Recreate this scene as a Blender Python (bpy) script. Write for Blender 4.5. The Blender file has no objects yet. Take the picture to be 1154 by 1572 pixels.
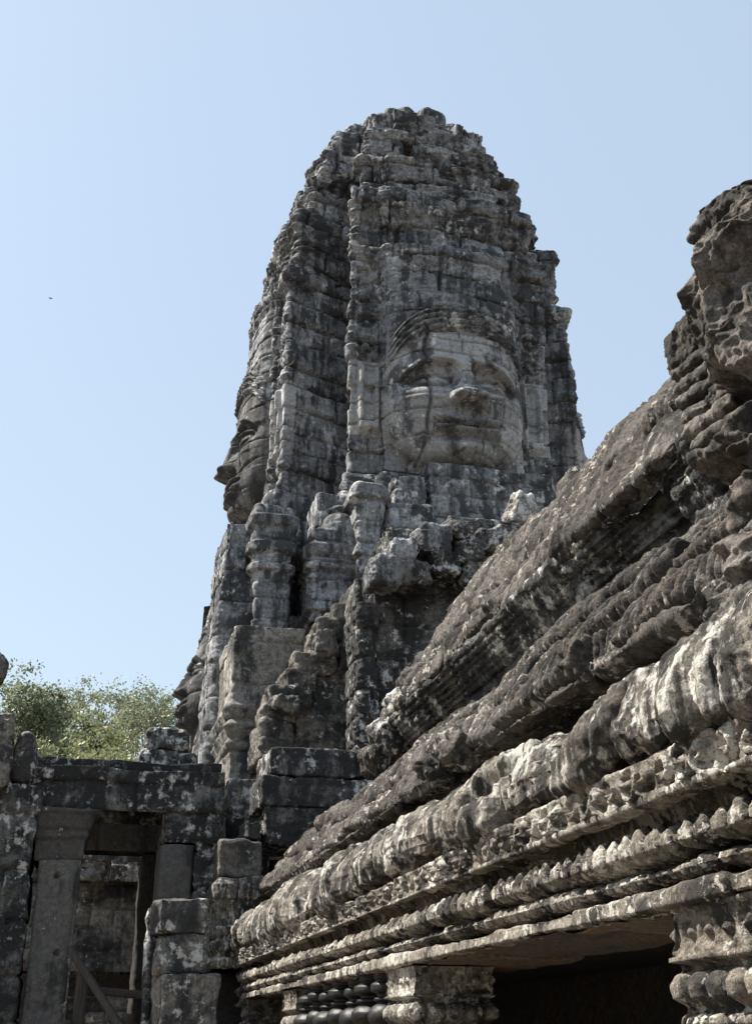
import bpy, math, random
import numpy as np

# ------------------------------------------------------------------ camera, sky, sun, exposure
S = bpy.context.scene
FPX, W0, H0 = 1800.0, 1154.0, 1572.0
PIT = math.atan(814 / 1800); AZ = math.radians(14.4); EYE = 1.6
cp, sp, ca, sa = math.cos(PIT), math.sin(PIT), math.cos(AZ), math.sin(AZ)
cd = bpy.data.cameras.new('camera'); cam = bpy.data.objects.new('camera', cd)
S.collection.objects.link(cam); S.camera = cam
cam.location = (0, 0, EYE); cam.rotation_euler = (math.pi / 2 + PIT, 0, -AZ)
cd.sensor_fit = 'VERTICAL'; cd.sensor_height = 24.0; cd.lens = 24.0 * FPX / H0
cd.clip_start = 0.05; cd.clip_end = 5000

SUN = np.array([-0.52, 0.33, 0.79]); SUN /= np.linalg.norm(SUN)
sun_el = math.asin(SUN[2]); sun_az = math.atan2(SUN[0], SUN[1])
wd = bpy.data.worlds.new('World'); S.world = wd; wd.use_nodes = True
nt = wd.node_tree; bg = nt.nodes['Background']
sk = nt.nodes.new('ShaderNodeTexSky'); sk.sky_type = 'NISHITA'; sk.sun_disc = False
sk.sun_elevation = sun_el; sk.sun_rotation = sun_az
sk.air_density = 1.6; sk.dust_density = 1.2; sk.ozone_density = 1.0; sk.altitude = 0
hz = nt.nodes.new('ShaderNodeMix'); hz.data_type = 'RGBA'; hz.inputs[0].default_value = .58      # even haze over the whole sky
hz.inputs[7].default_value = (4.3, 5.1, 6.1, 1); nt.links.new(sk.outputs[0], hz.inputs[6])
nt.links.new(hz.outputs[2], bg.inputs[0]); bg.inputs[1].default_value = 0.070
ld = bpy.data.lights.new('sun', 'SUN'); ld.energy = 5.0; ld.angle = math.radians(0.55); ld.color = (1.0, 0.93, 0.83)
sun = bpy.data.objects.new('sun', ld); S.collection.objects.link(sun)
from mathutils import Vector, Matrix
sun.rotation_euler = Vector(SUN).to_track_quat('Z', 'Y').to_euler()
S.view_settings.view_transform = 'Standard'; S.view_settings.look = 'None'
S.view_settings.exposure = 1.2; S.view_settings.gamma = 1.0
S.cycles.max_bounces = 5; S.cycles.diffuse_bounces = 3

# ------------------------------------------------------------------ where a line of sight meets a real plane
def ray(px, py):
    r = px - 577.0; u = 786.0 - py
    fh = FPX * cp - u * sp; z = FPX * sp + u * cp
    return np.array([r * ca + fh * sa, fh * ca - r * sa, z])
def atY(px, py, Y):
    d = ray(px, py); d = d * (Y / d[1]); d[2] += EYE; return d
def atX(px, py, X):
    d = ray(px, py); d = d * (X / d[0]); d[2] += EYE; return d

# ------------------------------------------------------------------ noise
_rs = np.random.RandomState(7)
_T = _rs.rand(64, 64, 64).astype(np.float32) * 2 - 1
def vn(x, y, z):
    xi = np.floor(x); yi = np.floor(y); zi = np.floor(z)
    fx = (x - xi).astype(np.float32); fy = (y - yi).astype(np.float32); fz = (z - zi).astype(np.float32)
    fx = fx * fx * (3 - 2 * fx); fy = fy * fy * (3 - 2 * fy); fz = fz * fz * (3 - 2 * fz)
    xi = xi.astype(np.int64) & 63; yi = yi.astype(np.int64) & 63; zi = zi.astype(np.int64) & 63
    x1 = (xi + 1) & 63; y1 = (yi + 1) & 63; z1 = (zi + 1) & 63
    def L(a, b, t): return a + (b - a) * t
    return L(L(L(_T[xi, yi, zi], _T[x1, yi, zi], fx), L(_T[xi, y1, zi], _T[x1, y1, zi], fx), fy),
             L(L(_T[xi, yi, z1], _T[x1, yi, z1], fx), L(_T[xi, y1, z1], _T[x1, y1, z1], fx), fy), fz)
def fbm(P, f, octv=3, gain=0.5, seed=0.0):
    x = P[..., 0] * f + seed * 3.17; y = P[..., 1] * f + seed * 1.71; z = P[..., 2] * f + seed * 2.33
    a = 1.0; s = 0; n = 0
    for o in range(octv):
        s = s + a * vn(x, y, z); n += a; a *= gain
        x = x * 2.03 + 11.3; y = y * 2.03 + 5.7; z = z * 2.03 + 3.9
    return s / n
def ridge(P, f, octv=3, seed=0.0):
    x = P[..., 0] * f + seed * 3.17; y = P[..., 1] * f + seed * 1.71; z = P[..., 2] * f + seed * 2.33
    a = 1.0; s = 0; n = 0
    for o in range(octv):
        s = s + a * (1 - 2 * np.abs(vn(x, y, z))); n += a; a *= 0.5
        x = x * 2.03 + 11.3; y = y * 2.03 + 5.7; z = z * 2.03 + 3.9
    return s / n
def chips(P, f, seed):
    q = fbm(P, f, 3, .5, seed) * 5.0; i = np.floor(q); t = np.clip((q - i - .38) / .24, 0, 1)
    return (i + t * t * (3 - 2 * t)) / 5.0             # broken, stepped surface
def sst(a, b, x):
    t = np.clip((x - a) / (b - a), 0, 1); return t * t * (3 - 2 * t)
def gau(x, w): return np.exp(-(x / w) ** 2)
def interp(x, pts):
    p = np.array(pts, float); return np.interp(x, p[:, 0], p[:, 1])

def courses(z0, z1, h, seed):
    r = np.random.RandomState(seed); b = [z0]
    while b[-1] < z1: b.append(b[-1] + h * r.uniform(0.78, 1.25))
    return np.array(b)
def ashlar(t, z, zb, bl, seed, j=0.014):
    """groove depth 0..1 at the joints, a random number and a tilt for each block"""
    sh = t.shape; t = t.ravel(); z = z.ravel()
    row = np.clip(np.searchsorted(zb, z) - 1, 0, len(zb) - 2)
    dz = np.minimum(z - zb[row], zb[row + 1] - z)
    r = np.random.RandomState(seed); tmin, tmax = t.min() - 1, t.max() + 1
    off = np.zeros(t.shape); dt = np.zeros(t.shape); tone = np.zeros(t.shape); tilt = np.zeros(t.shape)
    for k in range(len(zb) - 1):
        bb = [tmin + r.rand() * bl]
        while bb[-1] < tmax: bb.append(bb[-1] + bl * r.uniform(0.6, 1.6))
        bb = np.array(bb); ro = r.uniform(-1, 1, len(bb)); rt = r.uniform(-1, 1, len(bb)); tl = r.uniform(-1, 1, (len(bb), 2))
        m = row == k
        if not m.any(): continue
        i = np.clip(np.searchsorted(bb, t[m]) - 1, 0, len(bb) - 2)
        dt[m] = np.minimum(np.abs(t[m] - bb[i]), np.abs(bb[i + 1] - t[m])); off[m] = ro[i]; tone[m] = rt[i]
        tilt[m] = tl[i, 0] * ((t[m] - bb[i]) / (bb[i + 1] - bb[i]) - .5) + tl[i, 1] * ((z[m] - zb[k]) / (zb[k + 1] - zb[k]) - .5)
    d = np.minimum(dz, dt); g = np.exp(-(d / j) ** 2) + 0.45 * np.exp(-(d / (3.2 * j)) ** 2)
    return g.reshape(sh), off.reshape(sh), tone.reshape(sh), tilt.reshape(sh)

# ------------------------------------------------------------------ mesh helpers
COL = S.collection
def link(name, me, mat, parent=None):
    o = bpy.data.objects.new(name, me); COL.objects.link(o)
    if mat: me.materials.append(mat)
    if parent is not None: o.parent = parent
    return o
def raw(name, V, Fq, mat, parent=None, tone=None, smooth=True):
    V = np.asarray(V, np.float32); Fq = np.asarray(Fq, np.int32)
    me = bpy.data.meshes.new(name)
    me.vertices.add(len(V)); me.vertices.foreach_set('co', V.ravel())
    n = Fq.shape[1]
    me.loops.add(Fq.size); me.loops.foreach_set('vertex_index', Fq.ravel())
    me.polygons.add(len(Fq)); me.polygons.foreach_set('loop_start', np.arange(0, Fq.size, n, dtype=np.int32))
    me.polygons.foreach_set('loop_total', np.full(len(Fq), n, np.int32))
    me.polygons.foreach_set('use_smooth', np.full(len(Fq), smooth, bool))
    a = me.attributes.new('tone', 'FLOAT', 'POINT')
    a.data.foreach_set('value', (np.zeros(len(V)) if tone is None else np.asarray(tone)).astype(np.float32).ravel())
    me.update(calc_edges=True)
    return link(name, me, mat, parent)
def gridfaces(nu, nv, closed=False):
    idx = np.arange(nu * nv).reshape(nu, nv)
    if closed: idx = np.vstack([idx, idx[:1]])
    return np.stack([idx[:-1, :-1], idx[1:, :-1], idx[1:, 1:], idx[:-1, 1:]], -1)
def part_from_grid(name, P, tone, faces, mask, mat, parent=None):
    f = faces[mask]
    used = np.unique(f); mp = np.zeros(P.shape[0] * P.shape[1], np.int32); mp[used] = np.arange(len(used))
    return raw(name, P.reshape(-1, 3)[used], mp[f], mat, parent, tone.ravel()[used])
class Acc:
    def __init__(s): s.V = []; s.F = []; s.T = []; s.n = 0
    def add(s, V, F, tone=0.0):
        V = np.asarray(V).reshape(-1, 3); s.V.append(V); s.F.append(np.asarray(F) + s.n)
        s.T.append(np.full(len(V), tone) if np.isscalar(tone) else np.asarray(tone).ravel()); s.n += len(V)
    def build(s, name, mat, parent=None, smooth=True):
        return raw(name, np.vstack(s.V), np.vstack(s.F), mat, parent, np.concatenate(s.T), smooth)
def tag(o, label=None, cat=None, group=None, kind=None):
    if label: o['label'] = label
    if cat: o['category'] = cat
    if group: o['group'] = group
    if kind: o['kind'] = kind
    return o
def empty(name, loc, label, cat, group=None):
    o = bpy.data.objects.new(name, None); COL.objects.link(o); o.empty_display_size = .1
    return tag(o, label, cat, group)       # parts are modelled in world metres

def rbox_raw(half, r, cell):
    half = np.asarray(half, float); r = min(r, half.min() * .98)
    Vs = []; Fs = []; n = 0
    for ax in range(3):
        a, b = [(1, 2), (2, 0), (0, 1)][ax]
        na = int(np.clip(2 * half[a] / cell, 3, 260)); nb = int(np.clip(2 * half[b] / cell, 3, 260))
        A, B = np.meshgrid(np.linspace(-1, 1, na + 1) * half[a], np.linspace(-1, 1, nb + 1) * half[b], indexing='ij')
        for s in (-1, 1):
            p = np.zeros((na + 1, nb + 1, 3)); p[..., a] = A; p[..., b] = B; p[..., ax] = s * half[ax]
            f = gridfaces(na + 1, nb + 1).reshape(-1, 4)
            if s < 0: f = f[:, ::-1]
            Vs.append(p.reshape(-1, 3)); Fs.append(f + n); n += p.size // 3
    V = np.vstack(Vs); F = np.vstack(Fs)
    key = np.round(V / (cell * 0.02)).astype(np.int64)
    _, i, inv = np.unique(key, axis=0, return_index=True, return_inverse=True)
    V = V[i]; F = inv.ravel()[F]
    inner = np.clip(V, -(half - r), half - r); N = V - inner; N /= np.maximum(np.linalg.norm(N, axis=1, keepdims=True), 1e-9)
    return inner + N * r, N, F
def rotm(rx, ry, rz):
    return np.array(Matrix.Rotation(rz, 3, 'Z') @ Matrix.Rotation(ry, 3, 'Y') @ Matrix.Rotation(rx, 3, 'X'))
def stone(acc, c, size, rot=(0, 0, 0), r=0.03, amp=0.02, f=3.0, cell=0.03, seed=0, tone=None, chip=1.0, taper=0.0, rdg=0.0):
    half = np.asarray(size) / 2.0
    V, N, F = rbox_raw(half, r, cell)
    if taper:
        k = 1 - taper * (V[:, 2:3] / (2 * half[2]) + .5); V = V * np.hstack([k, k, np.ones_like(k)])
    M = rotm(*rot); V = V @ M.T; N = N @ M.T; V = V + np.asarray(c)
    d = amp * fbm(V, f, 4, .55, seed) + .45 * amp * ridge(V, f * 3.2, 3, seed + 5) + .9 * amp * chips(V, f * 1.3, seed + 61) + amp * .9 * chip * np.minimum(0, fbm(V, f * .7, 3, .5, seed + 9) + .1)
    if rdg: d = d + rdg * ridge(V, f * 1.3, 3, seed + 3)
    acc.add(V + N * d[:, None], F, (np.random.RandomState(seed + 77).uniform(-1, 1) if tone is None else tone))
def one_stone(name, mat, c, size, parent=None, **k):
    a = Acc(); stone(a, c, size, **k); return a.build(name, mat, parent)

def resample(pts, step, closed=True, rnd=0.0):
    p = np.array(pts, float)
    if rnd and closed:
        q = []
        n = len(p)
        for i in range(n):
            a, b, c = p[i - 1], p[i], p[(i + 1) % n]
            la = min(rnd, np.linalg.norm(a - b) * .45); lc = min(rnd, np.linalg.norm(c - b) * .45)
            A = b + (a - b) / np.linalg.norm(a - b) * la; C = b + (c - b) / np.linalg.norm(c - b) * lc
            for t in (0, .33, .67, 1): q.append((1 - t) ** 2 * A + 2 * t * (1 - t) * b + t * t * C)
        p = np.array(q)
    if closed: p = np.vstack([p, p[:1]])
    L = np.concatenate([[0], np.cumsum(np.linalg.norm(np.diff(p, axis=0), axis=1))])
    n = max(int(L[-1] / step), 8); t = np.linspace(0, L[-1], n, endpoint=not closed)
    return np.stack([np.interp(t, L, p[:, k]) for k in range(p.shape[1])], -1), t
def outward(C):
    T = np.roll(C, -1, 0) - np.roll(C, 1, 0); N = np.stack([T[:, 1], -T[:, 0]], -1)
    return N / np.maximum(np.linalg.norm(N, axis=1, keepdims=True), 1e-9)      # for a counter-clockwise outline

def masonry(name, mat, rect, z0, z1, parent=None, prof=None, ch=0.4, bl=0.6, cell=0.03, amp=0.02, blk=0.02, jd=0.03, rnd=0.05,
            seed=1, f=2.0, big=0.03, jw=0.012, carve=0.0, holes=(), topn=0.06, outline=None, hook=None):
    """a stone-coursed prism over a plan outline: prof(z) pushes the surface out (mouldings)"""
    if outline is None:
        x0, x1, y0, y1 = rect; outline = [(x0, y0), (x1, y0), (x1, y1), (x0, y1)]
    C, t = resample(outline, cell, True, rnd); N = outward(C)
    nz = max(int((z1 - z0) / cell), 6); z = np.linspace(z0, z1, nz)
    TT, ZZ = np.meshgrid(t, z, indexing='ij')
    P = np.empty(TT.shape + (3,)); P[..., :2] = C[:, None, :]; P[..., 2] = ZZ
    wz = ZZ + .035 * fbm(P, .9, 2, .5, seed + 5)
    g, off, tone, tilt = ashlar(TT + .02 * fbm(P, 2.5, 2, .5, seed + 6), wz, courses(z0 - .01, z1 + .01, ch, seed), bl, seed, jw)
    d = blk * off + blk * 1.3 * tilt - jd * g + amp * fbm(P, f * 2.2, 4, .58, seed) + .4 * amp * ridge(P, f * 4, 3, seed + 15) + .9 * amp * chips(P, f * 1.8, seed + 61) + big * fbm(P, f * .45, 3, .5, seed + 2)
    d += amp * 1.2 * np.minimum(0, fbm(P, f * 1.1, 3, .5, seed + 4) + .05)
    if carve: d += carve * ridge(P, 9.0, 2, seed + 8)
    if prof is not None: d = d + prof(wz)
    if hook is not None: d = d + hook(P, N[:, None, :] * np.ones_like(P[..., :2]))
    for (tx, tz, hr) in holes: d -= .06 * sst(hr, hr * .6, np.sqrt((P[..., 0] - tx) ** 2 + (P[..., 2] - tz) ** 2))
    P[..., :2] += N[:, None, :] * d[..., None]
    P[..., 2] += sst(z1 - .5, z1, ZZ) * topn * fbm(P, 1.6, 3, .5, seed + 12)
    nr = max(int(min(np.ptp(C[:, 0]), np.ptp(C[:, 1])) / 2 / cell / 2), 3)
    cen = P[:, -1, :].mean(0); rings = []
    for k in range(1, nr + 1):
        s = 1 - k / nr * .999; q = cen + (P[:, -1, :] - cen) * s
        q[:, 2] = P[:, -1, 2] * s + cen[2] * (1 - s) + topn * .6 * fbm(q, 2.2, 3, .5, seed + 13) * min(1, k / 3) ; rings.append(q)
    P = np.concatenate([P, np.stack(rings, 1)], 1)
    tone = np.concatenate([tone, np.repeat(tone[:, -1:], nr, 1)], 1)
    fc = gridfaces(P.shape[0], P.shape[1], True)
    return raw(name, P.reshape(-1, 3), fc.reshape(-1, 4), mat, parent, tone)

def sweep(name, mat, prof, ys, disp, parent=None, cell=0.006, x_off=0.0):
    """prof: list of (x, z, tag); swept along y. disp(P, s, tagname arrays) -> outward distance"""
    pr = np.array([(p[0] + x_off, p[1]) for p in prof], float)
    Q, s = resample(pr, cell, False)
    T = np.gradient(Q, axis=0); N = np.stack([-T[:, 1], T[:, 0]], -1); N /= np.maximum(np.linalg.norm(N, axis=1, keepdims=True), 1e-9)
    Y, K = np.meshgrid(ys, np.arange(len(Q)), indexing='ij')
    P = np.empty(Y.shape + (3,)); P[..., 0] = Q[K, 0]; P[..., 1] = Y; P[..., 2] = Q[K, 1]
    d, tone = disp(P, s[K] / s[-1], Y)
    P[..., 0] += N[K, 0] * d; P[..., 2] += N[K, 1] * d
    f = gridfaces(*Y.shape).reshape(-1, 4)
    return raw(name, P.reshape(-1, 3), f[:, ::-1], mat, parent, tone)

# ------------------------------------------------------------------ materials
def stone_mat(name, base=(.23, .22, .205), dark=(.035, .035, .036), brown=(.2, .155, .115), white=(.56, .55, .52),
              d_amt=.5, w_amt=.35, b_amt=.35, streak=.4, bump=.35, scale=1.0, wscale=1.0, moss=0.0, fine=1.0, grain=1.0, wst=.2, wsoft=.04):
    m = bpy.data.materials.new(name); m.use_nodes = True; nt = m.node_tree; n = nt.nodes; L = nt.links
    bs = n['Principled BSDF']; bs.inputs['Roughness'].default_value = .93
    try: bs.inputs['Specular IOR Level'].default_value = .25
    except Exception: pass
    geo = n.new('ShaderNodeNewGeometry')
    def mapped(sx, sy, sz):
        v = n.new('ShaderNodeVectorMath'); v.operation = 'MULTIPLY'; v.inputs[1].default_value = (sx, sy, sz)
        L.new(geo.outputs['Position'], v.inputs[0]); return v.outputs[0]
    def noise(vec, sc, det=5, rough=.6, dist=0.0):
        t = n.new('ShaderNodeTexNoise'); t.inputs['Scale'].default_value = sc; t.inputs['Detail'].default_value = det
        t.inputs['Roughness'].default_value = rough; t.inputs['Distortion'].default_value = dist; L.new(vec, t.inputs['Vector']); return t.outputs[0]
    def mr(x, a, b, lo=0., hi=1.):
        r = n.new('ShaderNodeMapRange'); r.interpolation_type = 'SMOOTHSTEP'
        r.inputs[1].default_value = a; r.inputs[2].default_value = b; r.inputs[3].default_value = lo; r.inputs[4].default_value = hi
        L.new(x, r.inputs[0]); return r.outputs[0]
    def mth(op, a, b):
        q = n.new('ShaderNodeMath'); q.operation = op
        for i, v in enumerate((a, b)):
            if isinstance(v, (int, float)): q.inputs[i].default_value = v
            else: L.new(v, q.inputs[i])
        return q.outputs[0]
    def mix(f, a, b, mode='MIX'):
        q = n.new('ShaderNodeMix'); q.data_type = 'RGBA'; q.blend_type = mode
        if isinstance(f, (int, float)): q.inputs[0].default_value = f
        else: L.new(f, q.inputs[0])
        for k, v in ((6, a), (7, b)):
            if isinstance(v, tuple): q.inputs[k].default_value = v + (1,)
            else: L.new(v, q.inputs[k])
        return q.outputs[2]
    p1 = mapped(1, 1, 1); pst = mapped(3.2, 3.2, .45)
    nb = noise(p1, .9 * scale, 4, .55); c = mix(mr(nb, .42, .62, 0, b_amt), base, brown)
    at = n.new('ShaderNodeAttribute'); at.attribute_name = 'tone'
    tv = mth('MULTIPLY_ADD', at.outputs['Fac'], .32); q = tv.node; q.inputs[2].default_value = 1.0
    nf = noise(p1, 14 * scale, 6, .7); vv = mth('MULTIPLY', mr(nf, .28, .72, 1 - .45 * grain, 1 + .45 * grain), mr(noise(p1, 38 * fine, 3, .7), .3, .7, 1 - .25 * grain, 1 + .25 * grain))
    mul = mth('MULTIPLY', tv, vv)
    cc = n.new('ShaderNodeCombineColor')
    for i in range(3): L.new(mul, cc.inputs[i])
    c = mix(1.0, c, cc.outputs[0], 'MULTIPLY')
    # weather stain: patches and streaks of black lichen
    nd = noise(p1, 1.7 * scale, 8, .72, .4); ns = noise(pst, 1.6 * scale, 5, .65)
    dm = mth('ADD', mth('MULTIPLY', nd, 1 - streak * .6), mth('MULTIPLY', ns, streak * .6))
    fd = mr(dm, .62 - .24 * d_amt, .70 - .22 * d_amt, 0, .92)
    c = mix(fd, c, dark)
    if moss:
        nm = noise(p1, 2.6 * scale, 6, .7); c = mix(mr(nm, .55, .68, 0, moss), c, (.07, .075, .045))
    # pale lichen: spotted and streaked
    nw = noise(p1, 8.0 * scale * wscale, 9, .72, .15); nw2 = noise(p1, 1.1 * scale, 3, .5); nw3 = noise(pst, 3.4 * scale, 4, .6)
    wsum = mth('ADD', mth('MULTIPLY', nw, .75 - wst), mth('ADD', mth('MULTIPLY', nw2, .25), mth('MULTIPLY', nw3, wst)))
    fw = mr(wsum, .63 - .14 * w_amt, .63 + wsoft - .14 * w_amt, 0, .88); c = mix(fw, c, white)
    sp_ = noise(p1, 26 * fine ** .6 * scale ** .5, 4, .75); c = mix(mr(sp_, .56, .68, 0, .75 * grain), c, dark)
    L.new(c, bs.inputs['Base Color'])
    h = mth('ADD', mth('MULTIPLY', noise(p1, 9 * scale, 7, .7), .7), mth('MULTIPLY', noise(p1, 46 * fine, 4, .7), .25))
    bp = n.new('ShaderNodeBump'); bp.inputs['Strength'].default_value = bump; bp.inputs['Distance'].default_value = .05
    L.new(h, bp.inputs['Height']); L.new(bp.outputs[0], bs.inputs['Normal'])
    return m
def plain_mat(name, col, rough=.8, var=.3, sc=6.0, stretch=(1, 1, 1), bump=.2, metallic=0.0):
    m = bpy.data.materials.new(name); m.use_nodes = True; nt = m.node_tree; n = nt.nodes; L = nt.links
    bs = n['Principled BSDF']; bs.inputs['Specular IOR Level'].default_value = .25; bs.inputs['Roughness'].default_value = rough; bs.inputs['Metallic'].default_value = metallic
    geo = n.new('ShaderNodeNewGeometry'); v = n.new('ShaderNodeVectorMath'); v.operation = 'MULTIPLY'; v.inputs[1].default_value = stretch
    L.new(geo.outputs['Position'], v.inputs[0])
    t = n.new('ShaderNodeTexNoise'); t.inputs['Scale'].default_value = sc; t.inputs['Detail'].default_value = 6; L.new(v.outputs[0], t.inputs['Vector'])
    cr = n.new('ShaderNodeValToRGB'); cr.color_ramp.elements[0].position = .3; cr.color_ramp.elements[1].position = .7
    cr.color_ramp.elements[0].color = tuple(x * (1 - var) for x in col) + (1,); cr.color_ramp.elements[1].color = tuple(x * (1 + var) for x in col) + (1,)
    L.new(t.outputs[0], cr.inputs[0]); L.new(cr.outputs[0], bs.inputs['Base Color'])
    b = n.new('ShaderNodeBump'); b.inputs['Strength'].default_value = bump; b.inputs['Distance'].default_value = .02
    L.new(t.outputs[0], b.inputs['Height']); L.new(b.outputs[0], bs.inputs['Normal'])
    return m
def leaf_mat(name, a, b):
    m = bpy.data.materials.new(name); m.use_nodes = True; nt = m.node_tree; n = nt.nodes; L = nt.links
    bs = n['Principled BSDF']; bs.inputs['Roughness'].default_value = .55
    at = n.new('ShaderNodeAttribute'); at.attribute_name = 'tone'
    r = n.new('ShaderNodeMapRange'); r.inputs[1].default_value = -1; L.new(at.outputs['Fac'], r.inputs[0])
    q = n.new('ShaderNodeMix'); q.data_type = 'RGBA'; q.inputs[6].default_value = a + (1,); q.inputs[7].default_value = b + (1,)
    L.new(r.outputs[0], q.inputs[0]); L.new(q.outputs[2], bs.inputs['Base Color'])
    tr = n.new('ShaderNodeBsdfTranslucent'); L.new(q.outputs[2], tr.inputs[0]); ms = n.new('ShaderNodeMixShader'); ms.inputs[0].default_value = .35
    L.new(bs.outputs[0], ms.inputs[1]); L.new(tr.outputs[0], ms.inputs[2]); L.new(ms.outputs[0], n['Material Output'].inputs[0])
    return m
M_TOWER = stone_mat('grey_sandstone', base=(.255, .263, .275), dark=(.042, .044, .048), brown=(.20, .198, .194), white=(.58, .58, .57), d_amt=.70, w_amt=.62, b_amt=.45, streak=.75, bump=1.0, wscale=.6, wsoft=.06)
M_FACE = stone_mat('pale_grey_sandstone', base=(.295, .30, .305), dark=(.06, .06, .06), brown=(.30, .285, .265), white=(.60, .595, .585), d_amt=.56, w_amt=.5, b_amt=.5, streak=.6, bump=.6, grain=.6)
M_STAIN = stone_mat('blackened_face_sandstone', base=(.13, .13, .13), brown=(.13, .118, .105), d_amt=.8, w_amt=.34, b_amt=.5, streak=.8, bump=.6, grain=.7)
M_PIER = stone_mat('pale_pier_sandstone', base=(.235, .225, .205), brown=(.20, .18, .155), d_amt=.58, w_amt=.36, b_amt=.6, streak=.5, bump=.8)
M_DARK = stone_mat('blackened_sandstone', base=(.125, .125, .122), dark=(.02, .02, .021), brown=(.11, .1, .085), d_amt=.78, w_amt=.76, b_amt=.4, streak=.4, bump=1.0, wsoft=.07)
M_LOW = stone_mat('brown_grey_sandstone', base=(.175, .165, .148), brown=(.155, .13, .105), d_amt=.66, w_amt=.5, b_amt=.5, streak=.5, bump=.9)
M_FRIEZE = stone_mat('weathered_carved_sandstone', base=(.26, .24, .205), dark=(.03, .028, .026), brown=(.17, .14, .11), white=(.62, .59, .53), d_amt=.62, w_amt=.76, b_amt=.6, streak=.3, bump=.9, scale=2.2, fine=3)
M_ROLL = stone_mat('dripping_sandstone', base=(.185, .17, .145), dark=(.028, .027, .025), brown=(.135, .11, .086), white=(.66, .63, .57), d_amt=.72, w_amt=.92, b_amt=.6, streak=.9, bump=.9, scale=2.0, moss=.25, fine=3, wst=.42, wsoft=.09)
M_ROOF = stone_mat('brown_roof_sandstone', base=(.118, .108, .098), dark=(.024, .023, .022), brown=(.088, .074, .063), white=(.46, .43, .38), d_amt=.62, w_amt=.60, b_amt=.8, streak=.5, bump=1.0, scale=2.0, moss=.15, fine=2)
M_GUARD = stone_mat('eroded_sandstone', base=(.17, .155, .14), dark=(.03, .028, .026), brown=(.135, .11, .09), d_amt=.74, w_amt=.22, b_amt=.7, streak=.5, bump=.8, scale=2.2, fine=3)
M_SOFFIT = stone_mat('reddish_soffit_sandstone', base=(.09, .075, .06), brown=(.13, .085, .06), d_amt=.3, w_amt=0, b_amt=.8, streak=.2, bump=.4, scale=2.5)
M_INNER = stone_mat('interior_shade_sandstone', base=(.035, .032, .03), brown=(.045, .035, .028), d_amt=.3, w_amt=0, b_amt=.8, streak=.2, bump=.3, scale=1.5)  # shade of the rooms is put into the colour, nearly black
M_JAMB = stone_mat('smooth_brown_sandstone', base=(.10, .097, .092), brown=(.12, .105, .09), d_amt=.4, w_amt=.34, b_amt=.6, streak=.6, bump=.35, grain=.6)
M_BAL = plain_mat('polished_dark_stone', (.010, .0095, .009), .5, .4, 20, bump=.3)
M_WOOD = plain_mat('weathered_wood', (.05, .042, .035), .8, .4, 8, (8, 8, .6), .3)
M_GROUND = plain_mat('dry_earth', (.13, .11, .085), .95, .3, 1.2, bump=.5)
M_BARK = plain_mat('tree_bark', (.22, .19, .15), .9, .3, 5, (2, 2, .5), .4)
M_LEAF = leaf_mat('tree_leaf', (.10, .13, .075), (.27, .30, .19))
M_LEAF2 = leaf_mat('yellow_green_leaf', (.12, .15, .07), (.29, .30, .15))
M_BIRD = plain_mat('dark_feather', (.12, .12, .13), .7)

# ------------------------------------------------------------------ ground
xs = np.concatenate([-np.geomspace(1500, 30, 14), np.linspace(-28, 28, 60), np.geomspace(30, 1500, 14)])
GX, GY = np.meshgrid(xs, xs, indexing='ij'); GP = np.stack([GX, GY, 0 * GX], -1)
GP[..., 2] = .04 * fbm(GP, .4, 3)
tag(raw('ground', GP.reshape(-1, 3), gridfaces(len(xs), len(xs)).reshape(-1, 4), M_GROUND), kind='structure')

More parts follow.
